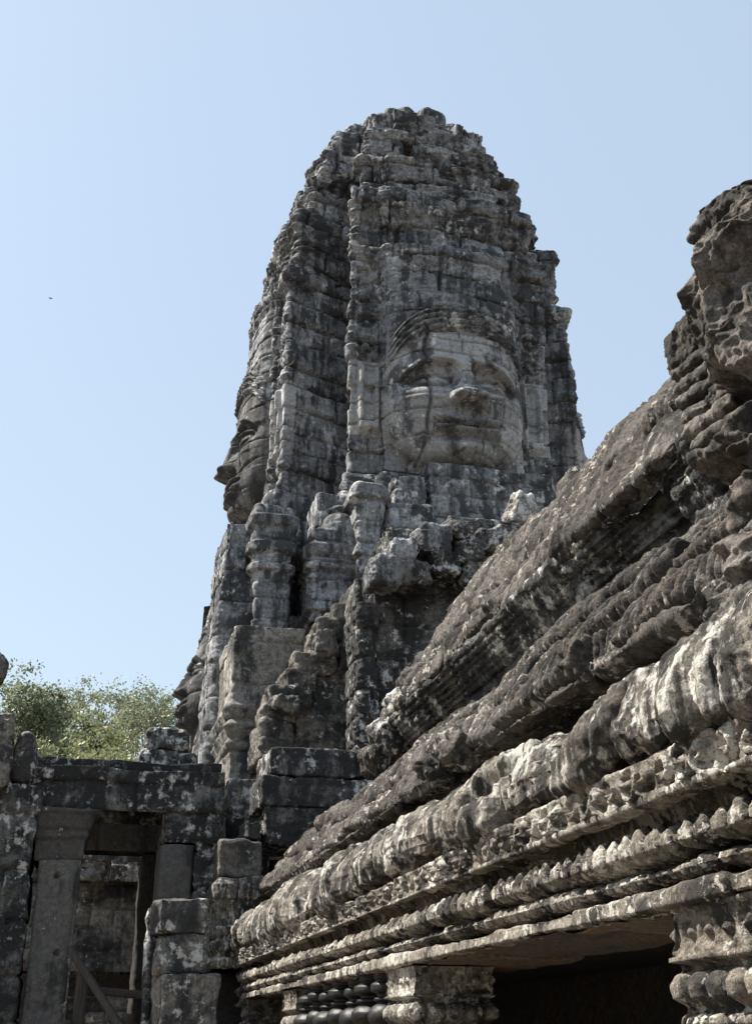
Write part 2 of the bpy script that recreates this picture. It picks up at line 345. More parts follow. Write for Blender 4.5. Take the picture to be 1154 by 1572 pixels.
# ------------------------------------------------------------------ FACE TOWER
CX, CY, RR, AA = 5.82, 20.15, 2.95, 1.85
FU = 1.28
Z_CHIN = 10.55
def face_relief(u, h, P):
    """outward relief (m) of one colossal face; u across, h above the chin"""
    au = np.abs(u)
    w = 1.25 * np.sqrt(np.clip(1 - (np.clip((1.15 - h) / 1.27, 0, 1)) ** 3.2, 0, 1)) + 1e-3
    w = np.where(h > 1.15, 1.24, w)
    head = np.clip(1 - (au / w) ** 2.3, 0, 1) ** .60
    V = sst(-.16, .06, h) * interp(h, [(-1, .75), (.1, .86), (.5, 1.), (1.6, .98), (2.4, .82), (3.0, .70), (4.2, .42), (4.7, .1), (5.2, 0), (20, 0)])
    d = .70 * head * V
    inf = sst(-.1, .1, h) * sst(2.6, 2.3, h)
    hb = 1.80 - .30 * np.clip((au - .42) / .62, -1, 1) ** 2 - .05 * gau(u, .14)
    sock = sst(.05, -.05, h - hb) * sst(1.16, 1.42, h) * sst(.07, .20, au) * sst(1.12, .92, au)
    d -= .21 * sock * inf
    d += .06 * gau(h - hb - .04, .075) * sst(1.1, .9, au) * inf
    eu = (au - .52) / .34; eh = (h - 1.45 + .05 * (au - .52)) / .155
    d += .16 * np.sqrt(np.clip(1 - eu ** 2 - eh ** 2, 0, 1)) * inf
    lid = 1.45 + .125 * np.sqrt(np.clip(1 - eu ** 2, 0, 1)) * .6
    ins = sst(1.08, .9, np.abs(eu))
    d += ins * (.065 * gau(h - lid - .02, .034) - .07 * gau(h - lid + .045, .028) + .045 * gau(h - 1.355 + .02 * eu ** 2, .03))
    # nose
    tt = np.clip((1.74 - h) / .82, 0, 1)
    ridgeh = (.08 + .33 * tt ** 1.1) * sst(.80, .92, h) * sst(1.86, 1.66, h)
    wn = .11 + .17 * tt ** 1.3
    d += ridgeh * np.exp(-(au / wn) ** 2.8)
    d += .25 * np.exp(-((au - .26) / .13) ** 2 - ((h - .955) / .11) ** 2)
    d -= .05 * gau(au - .36, .05) * gau(h - .93, .13)
    # mouth and cheeks
    d += .07 * np.exp(-(u / .60) ** 2 - ((h - .50) / .34) ** 2)
    sm = .075 * (au / .55) ** 2; ml = .470 + sm
    lw = sst(.68, .50, au)
    d += lw * (.135 * gau(h - ml - .082, .062) * (1 - .25 * gau(u, .07)) + .155 * gau(h - ml + .092, .068) - .09 * gau(h - ml, .022) - .06 * gau(h - ml + .20, .05))
    d -= .04 * np.exp(-((au - .62) / .07) ** 2 - ((h - .58) / .12) ** 2)
    d += .09 * np.exp(-((au - .72) / .30) ** 2 - ((h - 1.02) / .28) ** 2)
    d += .15 * np.exp(-(u / .36) ** 2 - ((h - .12) / .13) ** 2)
    # diadem and headdress
    hl = 2.47 - .62 * np.clip(au / 1.2, 0, 1.2) ** 3.5
    q = h - hl; on = sst(1.26, 1.2, au) * sst(.9, 1.1, h)
    d += on * (.055 * sst(0, .03, q) * sst(.52, .46, q))
    for r0, fr in ((.07, 24.), (.20, 20.), (.33, 24.), (.44, 20.)):
        d += on * .075 * gau(q - r0, .036) * (.35 + .65 * np.abs(np.sin((u + .2 * np.sign(u) * q) * fr)))
        d -= on * .04 * gau(q - r0 - .065, .018)
    cr = sst(.52, .58, q) * sst(4.4, 4.0, h) * sst(1.24, 1.1, au)
    d += cr * .040 * (np.abs(np.sin(u * 11 + 1.5 * np.floor(h / .21))) * np.abs(np.sin(h / .21 * math.pi)))
    # ears, ear ornaments and the carved strips beside the face
    ex = (au - 1.50) / .17; eb = sst(.55, .68, h) * sst(2.05, 1.9, h)
    ring = np.exp(-((np.abs(ex) - .75) / .30) ** 2)
    d += eb * (.15 * sst(1.25, .95, np.abs(ex)) - .11 * sst(.70, .45, np.abs(ex)) * sst(.75, .85, h) * sst(1.95, 1.8, h)) * (au > 1.25)
    orn = (au > 1.27) * sst(2.05, 2.12, h) * sst(3.6, 3.4, h)
    rr = np.sqrt(((au - 1.55) / .2) ** 2 + (((h * 1.0) % .52 - .26) / .2) ** 2)
    d += orn * (.05 * np.cos(rr * 6.0) * sst(1.3, .9, rr) + .035)
    return d
def face_joints(u, h):
    """the dry joints between the blocks the face is carved from"""
    g = 0
    rows = [-.02, .38, .80, 1.12, 1.52, 1.96, 2.30, 2.52, 2.98, 3.40, 3.86]
    vj = [(-.70, .25), (-.62, .12), (-.64, .66), (-.60, .16), (-.66, .14), (-.64, .02), (-.62, -.08), (-.2, .5), (-.7, .4), (-.3, .6)]
    for k, r0 in enumerate(rows):
        rr = r0 + .05 * np.sin(u * 2.2 + k * 1.7) + .03 * np.sin(u * 5.1 + k)
        g = np.maximum(g, np.exp(-((h - rr) / .014) ** 2) * (.55 + .3 * np.sin(k * 2.1 + u * 2)))
    for k, vs in enumerate(vj):
        inr = (h > rows[k]) & (h < rows[k + 1])
        for j, v in enumerate(vs):
            g = np.maximum(g, inr * np.exp(-((u - v - .03 * np.sin(h * 6 + k)) / (.024 if j == 0 else .014)) ** 2) * (1.0 if j == 0 else .6))
    return g

STEP = 0.018
base_pts = []; 
q0 = [(AA - .48, -AA + .48), (AA, -RR + .14), (FU, -RR + .14), (FU, -RR), (-FU, -RR), (-FU, -RR + .14), (-AA, -RR + .14)]   # -Y arm, walked clockwise
for k in range(4):
    a = -math.pi / 2 * k
    for (x, y) in q0: base_pts.append((x * math.cos(a) - y * math.sin(a), x * math.sin(a) + y * math.cos(a)))
base_pts = base_pts[::-1]
TC, tt_ = resample(base_pts, STEP, True, .06); TN = outward(TC)
# which arm a sample lies on, its coordinate across that arm and whether it is on the front
arm = np.zeros(len(TC), int); uu = np.zeros(len(TC)); front = np.zeros(len(TC))
for k, ang in enumerate((0, -math.pi / 2, -math.pi, -3 * math.pi / 2)):
    x = TC[:, 0] * math.cos(-ang) - TC[:, 1] * math.sin(-ang); y = TC[:, 0] * math.sin(-ang) + TC[:, 1] * math.cos(-ang)
    m = (-y > np.abs(x) - 1e-6); arm[m] = k; uu[m] = x[m]; front[m] = sst(RR - .5, RR - .2, -y[m])
ZB, ZT = 6.6, 19.75
tz = np.arange(ZB, ZT, STEP)
WZ = [(6.6, 3.75), (8.2, 3.60), (9.2, 3.42), (9.6, 3.3), (10.2, 3.12), (10.6, 2.98), (13.0, 2.97), (14.2, 2.95), (14.6, 2.93), (14.75, 3.0), (15.05, 3.05), (15.15, 2.78), (15.9, 2.72),
      (16.3, 2.90), (16.55, 2.86), (16.62, 2.60), (17.2, 2.52), (17.6, 2.58), (17.68, 2.38), (18.2, 2.24), (18.5, 2.30), (18.58, 2.14), (19.0, 2.02), (19.25, 2.06), (19.32, 1.84), (19.45, 1.74), (19.6, 1.66), (19.75, 1.5)]
MZ = [(6.6, 0), (14.5, 0), (15.2, .04), (17, .14), (18.5, .30), (20, .6), (21, .9)]
UU, ZZ = np.meshgrid(uu, tz, indexing='ij'); TT, _ = np.meshgrid(tt_, tz, indexing='ij')
ARM = np.repeat(arm[:, None], len(tz), 1); FR = np.repeat(front[:, None], len(tz), 1)
sc = interp(tz, WZ) / 2.95; mm = interp(tz, MZ)
rad = np.linalg.norm(TC, axis=1, keepdims=True); RC = TC / rad * 2.75
P2 = (TC[:, None, :] * (1 - mm)[None, :, None] + RC[:, None, :] * mm[None, :, None]) * sc[None, :, None]
NN = TN[:, None, :] * (1 - mm)[None, :, None] + (TC / rad)[:, None, :] * mm[None, :, None]; NN /= np.linalg.norm(NN, axis=2, keepdims=True)
P = np.empty(UU.shape + (3,)); P[..., 0] = P2[..., 0] + CX; P[..., 1] = P2[..., 1] + CY; P[..., 2] = ZZ
HH = ZZ - Z_CHIN
# settle the stones a little, arm by arm
UUf = UU + .05 * (ARM == 1)
fr_face = face_relief(UUf, HH, P) * FR * (1 - .30 * (ARM == 1))
onface = FR * np.maximum(sst(FU + .02, FU - .06, np.abs(UUf)), sst(.45, .55, HH) * sst(2.15, 2.05, HH)) * sst(-.15, .05, HH) * sst(4.2, 3.7, HH)
wz = ZZ + .05 * fbm(P, .8, 2, .5, 3)
g, off, tone, tilt = ashlar(TT + .03 * fbm(P, 2., 2, .5, 4), wz, courses(ZB - .1, ZT + .1, .46, 5), 1.0, 11, .016)
up = sst(14.4, 15.4, ZZ)
blk = .034 + .032 * up
d = (1 - onface) * (blk * off + .05 * chips(P, 2.2, 62) + blk * tilt - (.07 + .03 * up) * g) + onface * (-.12 * face_joints(UUf, HH) + .026 * off + .03 * tilt)
d += fr_face
d += (.016 + .008 * up) * fbm(P, 2.4, 4, .58, 21) * (1 - .72 * onface) + .012 * onface * fbm(P, 4, 3, .5, 22)
d += (.05 + .03 * up) * fbm(P, .8, 3, .5, 23) * (1 - .8 * onface)
d += .05 * np.minimum(0, fbm(P, 1.7, 3, .55, 25) + .15) * (1 - .6 * onface) * 2.0
# horizontal mouldings of the upper tiers, carved bands low on the arms
mo = np.sin(wz * 2 * math.pi / .19) * .5 + .5
PS = P * np.array([1, 1, 4.5])
d += up * .030 * mo * sst(-.2, .1, fbm(P, .9, 2, .5, 31)) + up * .022 * ridge(P, 4.4, 3, 33) + (.012 + .05 * up) * (1 - onface) * ridge(PS, 1.5, 3, 34)
cvz = sst(10.6, 10.9, ZZ) * (1 - onface) * FR
d += cvz * .045 * ridge(P, 7.0, 3, 35)
d += .02 * ridge(P, 6., 2, 36) * sst(10.6, 10.0, ZZ) * FR
# niches left by fallen stones
for (ak, u0, z0, wu, wh, dp) in ((0, -.55, 18.0, .09, .30, .35), (0, .0, 17.75, .10, .22, .35), (0, .35, 19.15, .2, .12, .3), (0, -.95, 15.5, .16, .2, .2), (0, -1.5, 15.9, .12, .30, .3),
                                 (1, .9, 16.9, .2, .25, .3), (1, 0.2, 18.4, .2, .25, .3), (0, -1.6, 14.4, .1, .2, .1), (0, .3, 17.35, .25, .10, .15), (1, 1.4, 17.5, .15, .3, .3), (0, 1.3, 16.9, .15, .2, .2)):
    d -= dp * (ARM == ak) * sst(wu * 1.3, wu, np.abs(UU * sc[None, :] - u0)) * sst(wh * 1.2, wh, np.abs(ZZ - z0))
# ledge of old courses under the chin
led = FR * (sst(9.55, 9.6, ZZ) * sst(10.35, 10.28, ZZ) * .10 + sst(8.8, 8.9, ZZ) * sst(9.55, 9.5, ZZ) * .22)
d += led
P[..., :2] += NN * d[..., None]
tw = empty('face_tower', (CX, CY, 0), 'tall grey stone tower with a colossal carved face on each side', 'tower')
fc = gridfaces(P.shape[0], P.shape[1], True)
pv = (P.shape[0], P.shape[1])
uf = UUf; ufn = np.roll(uf, -1, 0)
midu = .5 * (uf + ufn)[:, :-1]; midh = HH[:, :-1] + STEP / 2; frq = FR[:, :-1] > .5; frq &= np.roll(frq, -1, 0)
isf = frq & (np.abs(midu) < FU) & (midh > -.14) & (midh < 2.47 - .62 * np.clip(np.abs(midu) / 1.2, 0, 1.2) ** 3.5)
isb = frq & (np.abs(midu) < FU) & (midh < 4.2) & (midh >= 2.47 - .62 * np.clip(np.abs(midu) / 1.2, 0, 1.2) ** 3.5) & (midh > 1)
ise = frq & (np.abs(midu) > FU) & (midh > .55) & (midh < 2.05)
part_from_grid('masonry', P, tone, fc, ~(isf | isb | ise), M_TOWER, tw)
for k in range(4):
    am = ARM[:, :-1] == k
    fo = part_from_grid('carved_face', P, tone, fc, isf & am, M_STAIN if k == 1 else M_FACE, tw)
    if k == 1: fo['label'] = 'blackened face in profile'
    part_from_grid('diadem', P, tone, fc, isb & am, M_TOWER, tw)
    for s in (-1, 1):
        part_from_grid('ear', P, tone, fc, ise & am & (np.sign(midu) == s), M_FACE, fo)
# crown of lotus petals on top
lp = Acc()
stone(lp, (CX, CY, 19.65), (2.3, 2.3, .7), r=.3, amp=.08, f=2, cell=.03, seed=51)
lp.build('crown_drum', M_TOWER, tw)
for k in range(10):
    a = k / 10 * 2 * math.pi - .05; rr_ = 1.12; fr_ = .5 + .5 * math.cos(a + 1.1)            # the petals facing the courtyard stand taller
    one_stone('lotus_petal', M_TOWER, (CX + rr_ * math.cos(a), CY + rr_ * math.sin(a), 19.52 + .36 * fr_), (.46, .70, .88), parent=tw,
              rot=(0, .22, a), r=.22, amp=.05, f=2.2, cell=.022, seed=60 + k)

masonry('base', M_DARK, (CX - 3.55, CX + 3.55, CY - 3.2, CY + 3.55), 0, 7.6, tw, seed=98, cell=.05, ch=.45, bl=.8)
# pilasters and ledge stones that lean against the tower's foot
def pil(name, px0, px1, pyt, pyb, Y, depth, prof, mat, parent, seed, cell=.02, **k):
    a = atY(px0, (pyt + pyb) / 2, Y); b = atY(px1, (pyt + pyb) / 2, Y); zt = atY((px0 + px1) / 2, pyt, Y)[2]; zb = atY((px0 + px1) / 2, pyb, Y)[2]
    h = zt - zb
    pf = (lambda z: interp((z - zb) / h, prof)) if prof else None
    return masonry(name, mat, (a[0], b[0], Y, Y + depth), zb, zt, parent, pf, seed=seed, cell=cell, **k)
CAP = [(0, .02), (.50, 0), (.52, .09), (.56, .10), (.58, .03), (.64, .02), (.66, .12), (.72, .13), (.74, .06), (.84, .05), (.86, .12), (.92, .14), (.94, .08), (1, .04)]
pil('corner_pilaster', 392, 444, 778, 985, 16.9, 1.2, CAP, M_TOWER, tw, 101, ch=.35, bl=.9, carve=.012, blk=.01)
pil('corner_pilaster', 478, 548, 815, 955, 16.6, 1.2, [(0, .0), (.10, -.03), (.12, .05), (.5, .05), (.55, .0), (.58, .10), (.66, .11), (.70, .03), (.74, .10), (.82, .12), (.86, .04), (1, .0)], M_TOWER, tw, 102, ch=.32, bl=.8, blk=.015)
pil('corner_pilaster', 550, 586, 745, 905, 16.3, .9, [(0, 0), (.30, .0), (.33, .06), (.42, .0), (.6, .0), (.62, .03), (.82, .03), (.86, .13), (1, .1)], M_TOWER, tw, 103, ch=.3, bl=.8, carve=.012)
pil('ledge', 488, 550, 760, 830, 17.0, 1.0, None, M_TOWER, tw, 104, ch=.3, bl=.6)
pil('ledge', 600, 660, 775, 850, 16.35, 1.0, [(0, -.12), (.3, -.1), (.5, .06), (1, .05)], M_TOWER, tw, 105, ch=.45, bl=.6, carve=.015)
pil('ledge', 606, 655, 733, 776, 16.5, 1.0, None, M_TOWER, tw, 106, ch=.4, bl=.6)
pil('ledge', 660, 850, 720, 860, 16.65, 1.0, None, M_TOWER, tw, 107, ch=.36, bl=.8, carve=.012)
pil('ledge', 600, 680, 815, 930, 15.9, 1.2, None, M_DARK, tw, 108, ch=.45, bl=.8, carve=.02)
pil('buttress', 334, 388, 800, 1180, 17.2, 1.6, [(0, .12), (.5, .06), (1, -.1)], M_TOWER, tw, 109, ch=.5, bl=.8, carve=.02, big=.1)

# ------------------------------------------------------------------ second, smaller face in profile at the far left
def small_face_tower():
    t = empty('small_face_tower', (0, 0, 0), 'small dark tower behind the doorway with a face in profile looking left', 'tower')
    Y0 = 18.6; wd_ = 1.3; x0 = atY(300, 1040, Y0)[0] + .10
    zc = atY(285, 1112, Y0)[2]; k = .62
    def hook(Q, N):
        on = sst(.6, .95, -N[..., 0]); lean = .26 * np.clip((Q[..., 2] - zc) / 1.6, -1, 2)
        return on * face_relief((Q[..., 1] - Y0 - .3) / k, (Q[..., 2] - zc) / k, Q) * k * .70 - lean
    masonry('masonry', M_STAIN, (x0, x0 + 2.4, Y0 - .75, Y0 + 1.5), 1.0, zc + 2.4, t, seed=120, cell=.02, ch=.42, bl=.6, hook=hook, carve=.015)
small_face_tower()

# ------------------------------------------------------------------ LONG GALLERY
gal = empty('gallery', (2.5, 7, 0), 'long low stone gallery with carved frieze and ribbed stone roofs receding to the left', 'building')
def yrange(y0, y1, k=0.0021):
    n = int(math.log(y1 / y0) / k); return np.geomspace(y0, y1, n)
E0 = EYE
def pz(l): return [(x, z + E0) for (x, z) in l]
def blocks_along(Y, bl, seed):
    zb = np.array([-1e3, 1e3]); sh = Y.shape
    g, off, tn, tl = ashlar(Y, np.zeros(sh), zb, bl, seed, .012); return g, off, tn, tl
def wear(P, a, seed, f=6.0):
    return a * (1.1 * chips(P, f * .8, seed + 60) + .8 * fbm(P, f, 4, .58, seed) + 1.0 * np.minimum(0, fbm(P, f * .5, 3, .55, seed + 1) + .1))
ys = yrange(1.8, 13.0)
def d_soffit(P, s, Y):
    g, o, tn, tl = blocks_along(Y, 1.6, 1); return .01 * o - .02 * g + wear(P, .012, 2), tn
sweep('lintel_soffit', M_SOFFIT, pz([(2.65, .392), (1.92, .394)]), ys[::3], d_soffit, gal, .02)
def d_band(P, s, Y):
    g, o, tn, tl = blocks_along(Y, 1.3, 3); return .012 * o - .02 * g + wear(P, .016, 4, 9) - .03 * np.clip(fbm(P, 1.2, 2, .5, 77), 0, 1) * sst(.4, 0, s), tn
sweep('lintel', M_FRIEZE, pz([(1.97, .393), (1.895, .395), (1.885, .403), (1.885, .445), (1.897, .453), (1.97, .457)]), ys, d_band, gal, .004)
def beadrow(per, amp, seed, depth=.5):
    def f(P, s, Y):
        g, o, tn, tl = blocks_along(Y, 1.1, seed)
        ph = Y / per + .4 * fbm(P, 1.6, 2, .5, seed + 3); c = np.abs(np.sin(ph * math.pi))
        keep = sst(-.45, -.1, fbm(P, 1.4, 2, .5, seed + 6))
        dd = amp * (np.sqrt(c) - 1) * (.35 + .65 * keep) + .012 * o - .02 * g + wear(P, .014, seed, 11)
        return dd, tn
    return f
sweep('bead_moulding', M_FRIEZE, pz([(2.0, .460), (1.96, .466), (1.905, .478), (1.888, .502), (1.90, .526), (1.955, .545), (2.0, .548)]), ys, beadrow(.062, .022, 11), gal, .004)
def d_lotus(P, s, Y):
    g, o, tn, tl = blocks_along(Y, 1.2, 21)
    ph = Y / .105 + .30 * fbm(P, 1.3, 2, .5, 24); c = np.abs(((ph % 1) - .5) * 2)            # 0 at the petal's middle
    pet = sst(.98, .72, c + 3.6 * np.clip(s - .35, 0, .4))                                   # pointed towards the top
    rib = .006 * gau(c, .16)
    keep = .25 + .75 * sst(-.35, .1, fbm(P, 1.7, 2, .5, 26))
    return -.075 * (1 - pet) * keep + rib + .014 * o - .02 * g + wear(P, .013, 25, 11), tn
sweep('lotus_moulding', M_FRIEZE, pz([(2.02, .550), (1.97, .552), (1.90, .560), (1.868, .580), (1.865, .612), (1.885, .642), (1.925, .662), (2.0, .668), (2.01, .704), (1.95, .712), (1.90, .716)]), ys, d_lotus, gal, .004)
def d_frieze(P, s, Y):
    g, o, tn, tl = blocks_along(Y, 1.25, 31)
    per = .125; ph = Y / per + .1 * fbm(P, .6, 2, .5, 34); i = np.floor(ph); c = ((ph % 1) - .5) * per; hgt = (s - .355) * .335
    r_ = np.sqrt((c / 1.0) ** 2 + (hgt / 1.05) ** 2)
    scroll = .030 * np.cos(r_ / .0115 + np.arctan2(hgt, c) * 1.0 + i * 2.1) * sst(.062, .05, r_) + .02 * gau(r_, .012)
    edge = .014 * (gau(s - .17, .03) + gau(s - .53, .03))
    keep = sst(-.35, .05, fbm(P, 2.0, 2, .5, 36))
    lf = .008 * ridge(P, 34, 2, 38)
    return (scroll + lf) * (.45 + .55 * keep) * sst(.18, .23, s) * sst(.53, .48, s) + edge + .016 * o + .012 * tl - .025 * g + wear(P, .010, 35, 9) - .05 * sst(.3, .5, fbm(P, .9, 2, .5, 39)) * sst(.5, .7, s), tn
sweep('scroll_frieze', M_FRIEZE, pz([(1.90, .717), (1.862, .719), (1.85, .727), (1.856, .738), (1.850, .78), (1.842, .835), (1.85, .852), (1.90, .862), (2.0, .87)]), ys, d_frieze, gal, .0032)
def d_roll(P, s, Y):
    g, o, tn, tl = blocks_along(Y, .62, 41)
    nearw = sst(9.0, 3.5, Y)
    per = .26
    ph = Y / per + .55 * fbm(P * np.array([1, 1, .15]), 1.2, 2, .5, 44); c = np.abs(np.sin(ph * math.pi))
    lobe = (np.sqrt(c) - 1) * (.018 + .050 * nearw) * sst(.5, .15, s)
    st_ = P * np.array([1, 1, .16])
    drip = .010 * ridge(st_, 9, 3, 45) * sst(.55, .2, s) + .012 * fbm(st_, 22, 3, .6, 49)
    hol = -.11 * sst(.36, .58, fbm(P * np.array([1, 1, .8]), 3.3, 2, .5, 47)) * (.25 + .75 * nearw) * sst(.9, .7, s)
    big = .085 * fbm(P, 1.5, 3, .58, 48) + (.05 * ridge(P * np.array([1, 1, .6]), 1.3, 2, 50) - .02) * nearw
    return lobe + drip + hol + big + .045 * o + .06 * tl - .065 * g + wear(P, .034, 46, 6) + .012 * ridge(P, 12, 3, 52), tn
sweep('eave_roll', M_ROLL, pz([(2.05, .86), (1.93, .862), (1.845, .868), (1.805, .90), (1.79, .96), (1.795, 1.02), (1.825, 1.09), (1.88, 1.17), (1.955, 1.235), (2.06, 1.255), (2.2, 1.245), (2.45, 1.22)]), ys, d_roll, gal, .005)
RB = np.array([-.1, .50, .74, .98, 1.27, 2.2])
def d_roof(P, s, Y):
    q = s * 1.72 + .025 * fbm(P, 2.5, 2, .5, 50)
    g, o, tn, tl = ashlar(Y + .02 * fbm(P, 3, 2, .5, 60), q, RB, .62, 51, .009)
    rb = .055 * (np.abs(np.sin((Y + .02 * o) * math.pi / .058 + .6 * fbm(P, 2, 2, .5, 54))) - .5) * sst(-.6, -.1, fbm(P, 1.7, 2, .5, 53)) * sst(.46, .54, q)
    low = -.07 * sst(-.05, .35, fbm(P * np.array([1, 1, .5]), 1.9, 2, .5, 57)) * sst(.75, .5, q)
    hole = -.15 * (np.abs(o) > .72) * sst(1.0, 1.03, q) * sst(1.25, 1.2, q) * sst(11, 8, Y)
    pit = -.07 * sst(.32, .55, fbm(P, 2.1, 2, .5, 58))
    return rb + low + hole + pit + .032 * o + .05 * tl - .045 * g + .03 * fbm(P, 1.4, 3, .55, 55) + wear(P, .026, 56, 7) + .010 * ridge(P, 12, 3, 59), tn
sweep('lower_roof', M_ROOF, pz([(2.5, 1.40), (2.25, 1.385), (2.10, 1.385), (2.05, 1.41), (2.06, 1.47), (2.14, 1.61), (2.27, 1.78), (2.40, 1.935), (2.48, 2.015), (2.60, 2.05), (2.95, 2.08)]), ys, d_roof, gal, .006)
ys2 = yrange(1.8, 10.0, .003)
def d_cor(P, s, Y):
    g, o, tn, tl = blocks_along(Y, .8, 71)
    return .03 * o + .03 * tl - .03 * g + .045 * fbm(P, 1.6, 3, .5, 72) + wear(P, .034, 73, 7) + .014 * ridge(P, 20, 3, 74) - .10 * sst(.3, .5, fbm(P, .8, 2, .5, 75)) * sst(.5, .9, s), tn
sweep('upper_cornice', M_DARK, pz([(2.84, 2.05), (2.84, 2.38), (2.80, 2.385), (2.80, 2.42), (2.775, 2.425), (2.78, 2.455), (2.745, 2.46), (2.745, 2.50), (2.715, 2.505), (2.72, 2.53), (2.685, 2.535), (2.68, 2.575), (2.655, 2.58), (2.645, 2.61), (2.66, 2.63), (2.75, 2.64)]), ys2, d_cor, gal, .006)
def d_uroof(P, s, Y):
    g, o, tn, tl = ashlar(Y, s * 1.5, courses(-.1, 2.0, .32, 8), .5, 81, .013)
    rb = .022 * np.sin(Y * 2 * math.pi / .08 + fbm(P, 2, 2, .5, 84)) * sst(-.3, .2, fbm(P, 1.5, 2, .5, 83))
    return rb + .030 * o + .05 * tl - .055 * g + .035 * fbm(P, 1.0, 3, .55, 85) + wear(P, .032, 86, 6) + .016 * ridge(P, 9, 3, 89) - .05 * sst(.3, .5, fbm(P, 2.4, 2, .5, 87)) - .30 * sst(9.2, 10.0, Y) ** 2 * s, tn
sweep('upper_roof', M_ROOF, pz([(2.74, 2.63), (2.655, 2.635), (2.645, 2.66), (2.68, 2.74), (2.80, 2.96), (2.93, 3.21), (3.06, 3.46), (3.16, 3.61), (3.25, 3.69), (3.36, 3.70), (3.55, 3.60), (3.85, 3.2), (4.1, 2.65)]), ys2, d_uroof, gal, .009)
for k, (px, py, w) in enumerate(((622, 1092, .34), (640, 1052, .30), (606, 1128, .36), (652, 1118, .30), (628, 1150, .34), (592, 1162, .32), (664, 1020, .26), (650, 1085, .28))):
    one_stone('roof_end_stone', M_ROOF if k % 2 else M_DARK, atY(px, py, 10.05 + .04 * k), (w, .45, w * .8), parent=gal, rot=(.1 * (k % 3 - 1), -.4, .12 * (k % 4 - 1)), r=.05, amp=.05, f=4, cell=.012, seed=430 + k, rdg=.02)
# inside: rear wall, ceiling, end wall and floor keep the rooms dark
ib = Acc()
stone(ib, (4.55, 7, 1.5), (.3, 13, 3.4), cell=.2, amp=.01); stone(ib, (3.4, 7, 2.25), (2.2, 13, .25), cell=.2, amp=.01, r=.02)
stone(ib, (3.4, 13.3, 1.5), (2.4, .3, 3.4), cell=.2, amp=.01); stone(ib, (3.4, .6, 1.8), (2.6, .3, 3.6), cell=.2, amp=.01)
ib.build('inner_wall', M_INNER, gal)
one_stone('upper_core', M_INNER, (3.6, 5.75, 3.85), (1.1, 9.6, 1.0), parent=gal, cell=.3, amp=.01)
one_stone('plinth', M_LOW, (3.2, 7, .15), (2.9, 13, .5), parent=gal, cell=.06, amp=.03)
# pillars with a carved block and a lotus capital
def pillar(yc, wy, seed):
    zt = E0 + .394
    outline = [(1.90, yc - wy / 2), (2.4, yc - wy / 2), (2.4, yc + wy / 2), (1.90, yc + wy / 2)]
    cell = max(.006, .0016 * yc)
    dist = lambda z: zt - z
    def prof(z):
        q = zt - z
        return interp(q, [(0, .02), (.012, .02), (.015, .0), (.145, .0), (.15, .02), (.165, .02), (.17, -.03), (.185, -.035), (.20, .01), (.23, .035), (.27, .03), (.30, -.03), (.315, -.035), (.32, .0), (.345, .012), (.37, -.02), (.38, -.05), (.40, -.06), (.42, -.04), (.45, -.06), (3, -.06)]) - .03
    C, t = resample(outline, cell, True, .02); N = outward(C); z = np.concatenate([np.arange(.4, zt - .6, .03), np.arange(zt - .6, zt, cell)])
    T_, Z_ = np.meshgrid(t, z, indexing='ij'); Q = np.empty(T_.shape + (3,)); Q[..., :2] = C[:, None]; Q[..., 2] = Z_
    q = zt - Z_; per = .115; ph = T_ / per; cx_ = ((ph % 1) - .5) * per; hy = q - .08
    r_ = np.sqrt(cx_ ** 2 + hy ** 2); dd = prof(Z_)
    blk_ = sst(.012, .022, q) * sst(.15, .14, q)
    dd = dd + blk_ * (.012 * np.cos(r_ / .0105) * sst(.06, .05, r_) + .006 * ridge(Q, 34, 2, seed))
    lot = sst(.18, .2, q) * sst(.31, .29, q); dd = dd - lot * .045 * (1 - np.abs(np.sin(T_ / .11 * math.pi)) ** .5)
    bd = sst(.315, .325, q) * sst(.37, .36, q); dd = dd - bd * .016 * (1 - np.abs(np.sin(T_ / .05 * math.pi)))
    dd = dd + wear(Q, .010, seed, 10)
    Q[..., :2] += N[:, None] * dd[..., None]
    col = empty('pillar_part', (0, 0, 0), None, None); col.parent = gal; col.name = 'pillar'
    f = gridfaces(len(t), len(z), True); cut = int(np.searchsorted(z, zt - .40))
    msk = np.zeros(f.shape[:2], bool); msk[:, cut:] = True
    part_from_grid('capital', Q, 0 * T_, f, msk, M_FRIEZE, col); part_from_grid('shaft', Q, 0 * T_, f, ~msk, M_LOW, col)
for (yc, wy) in ((3.28, .78), (6.95, .66), (10.38, .64), (12.85, .5)): pillar(yc, wy, int(yc * 10))
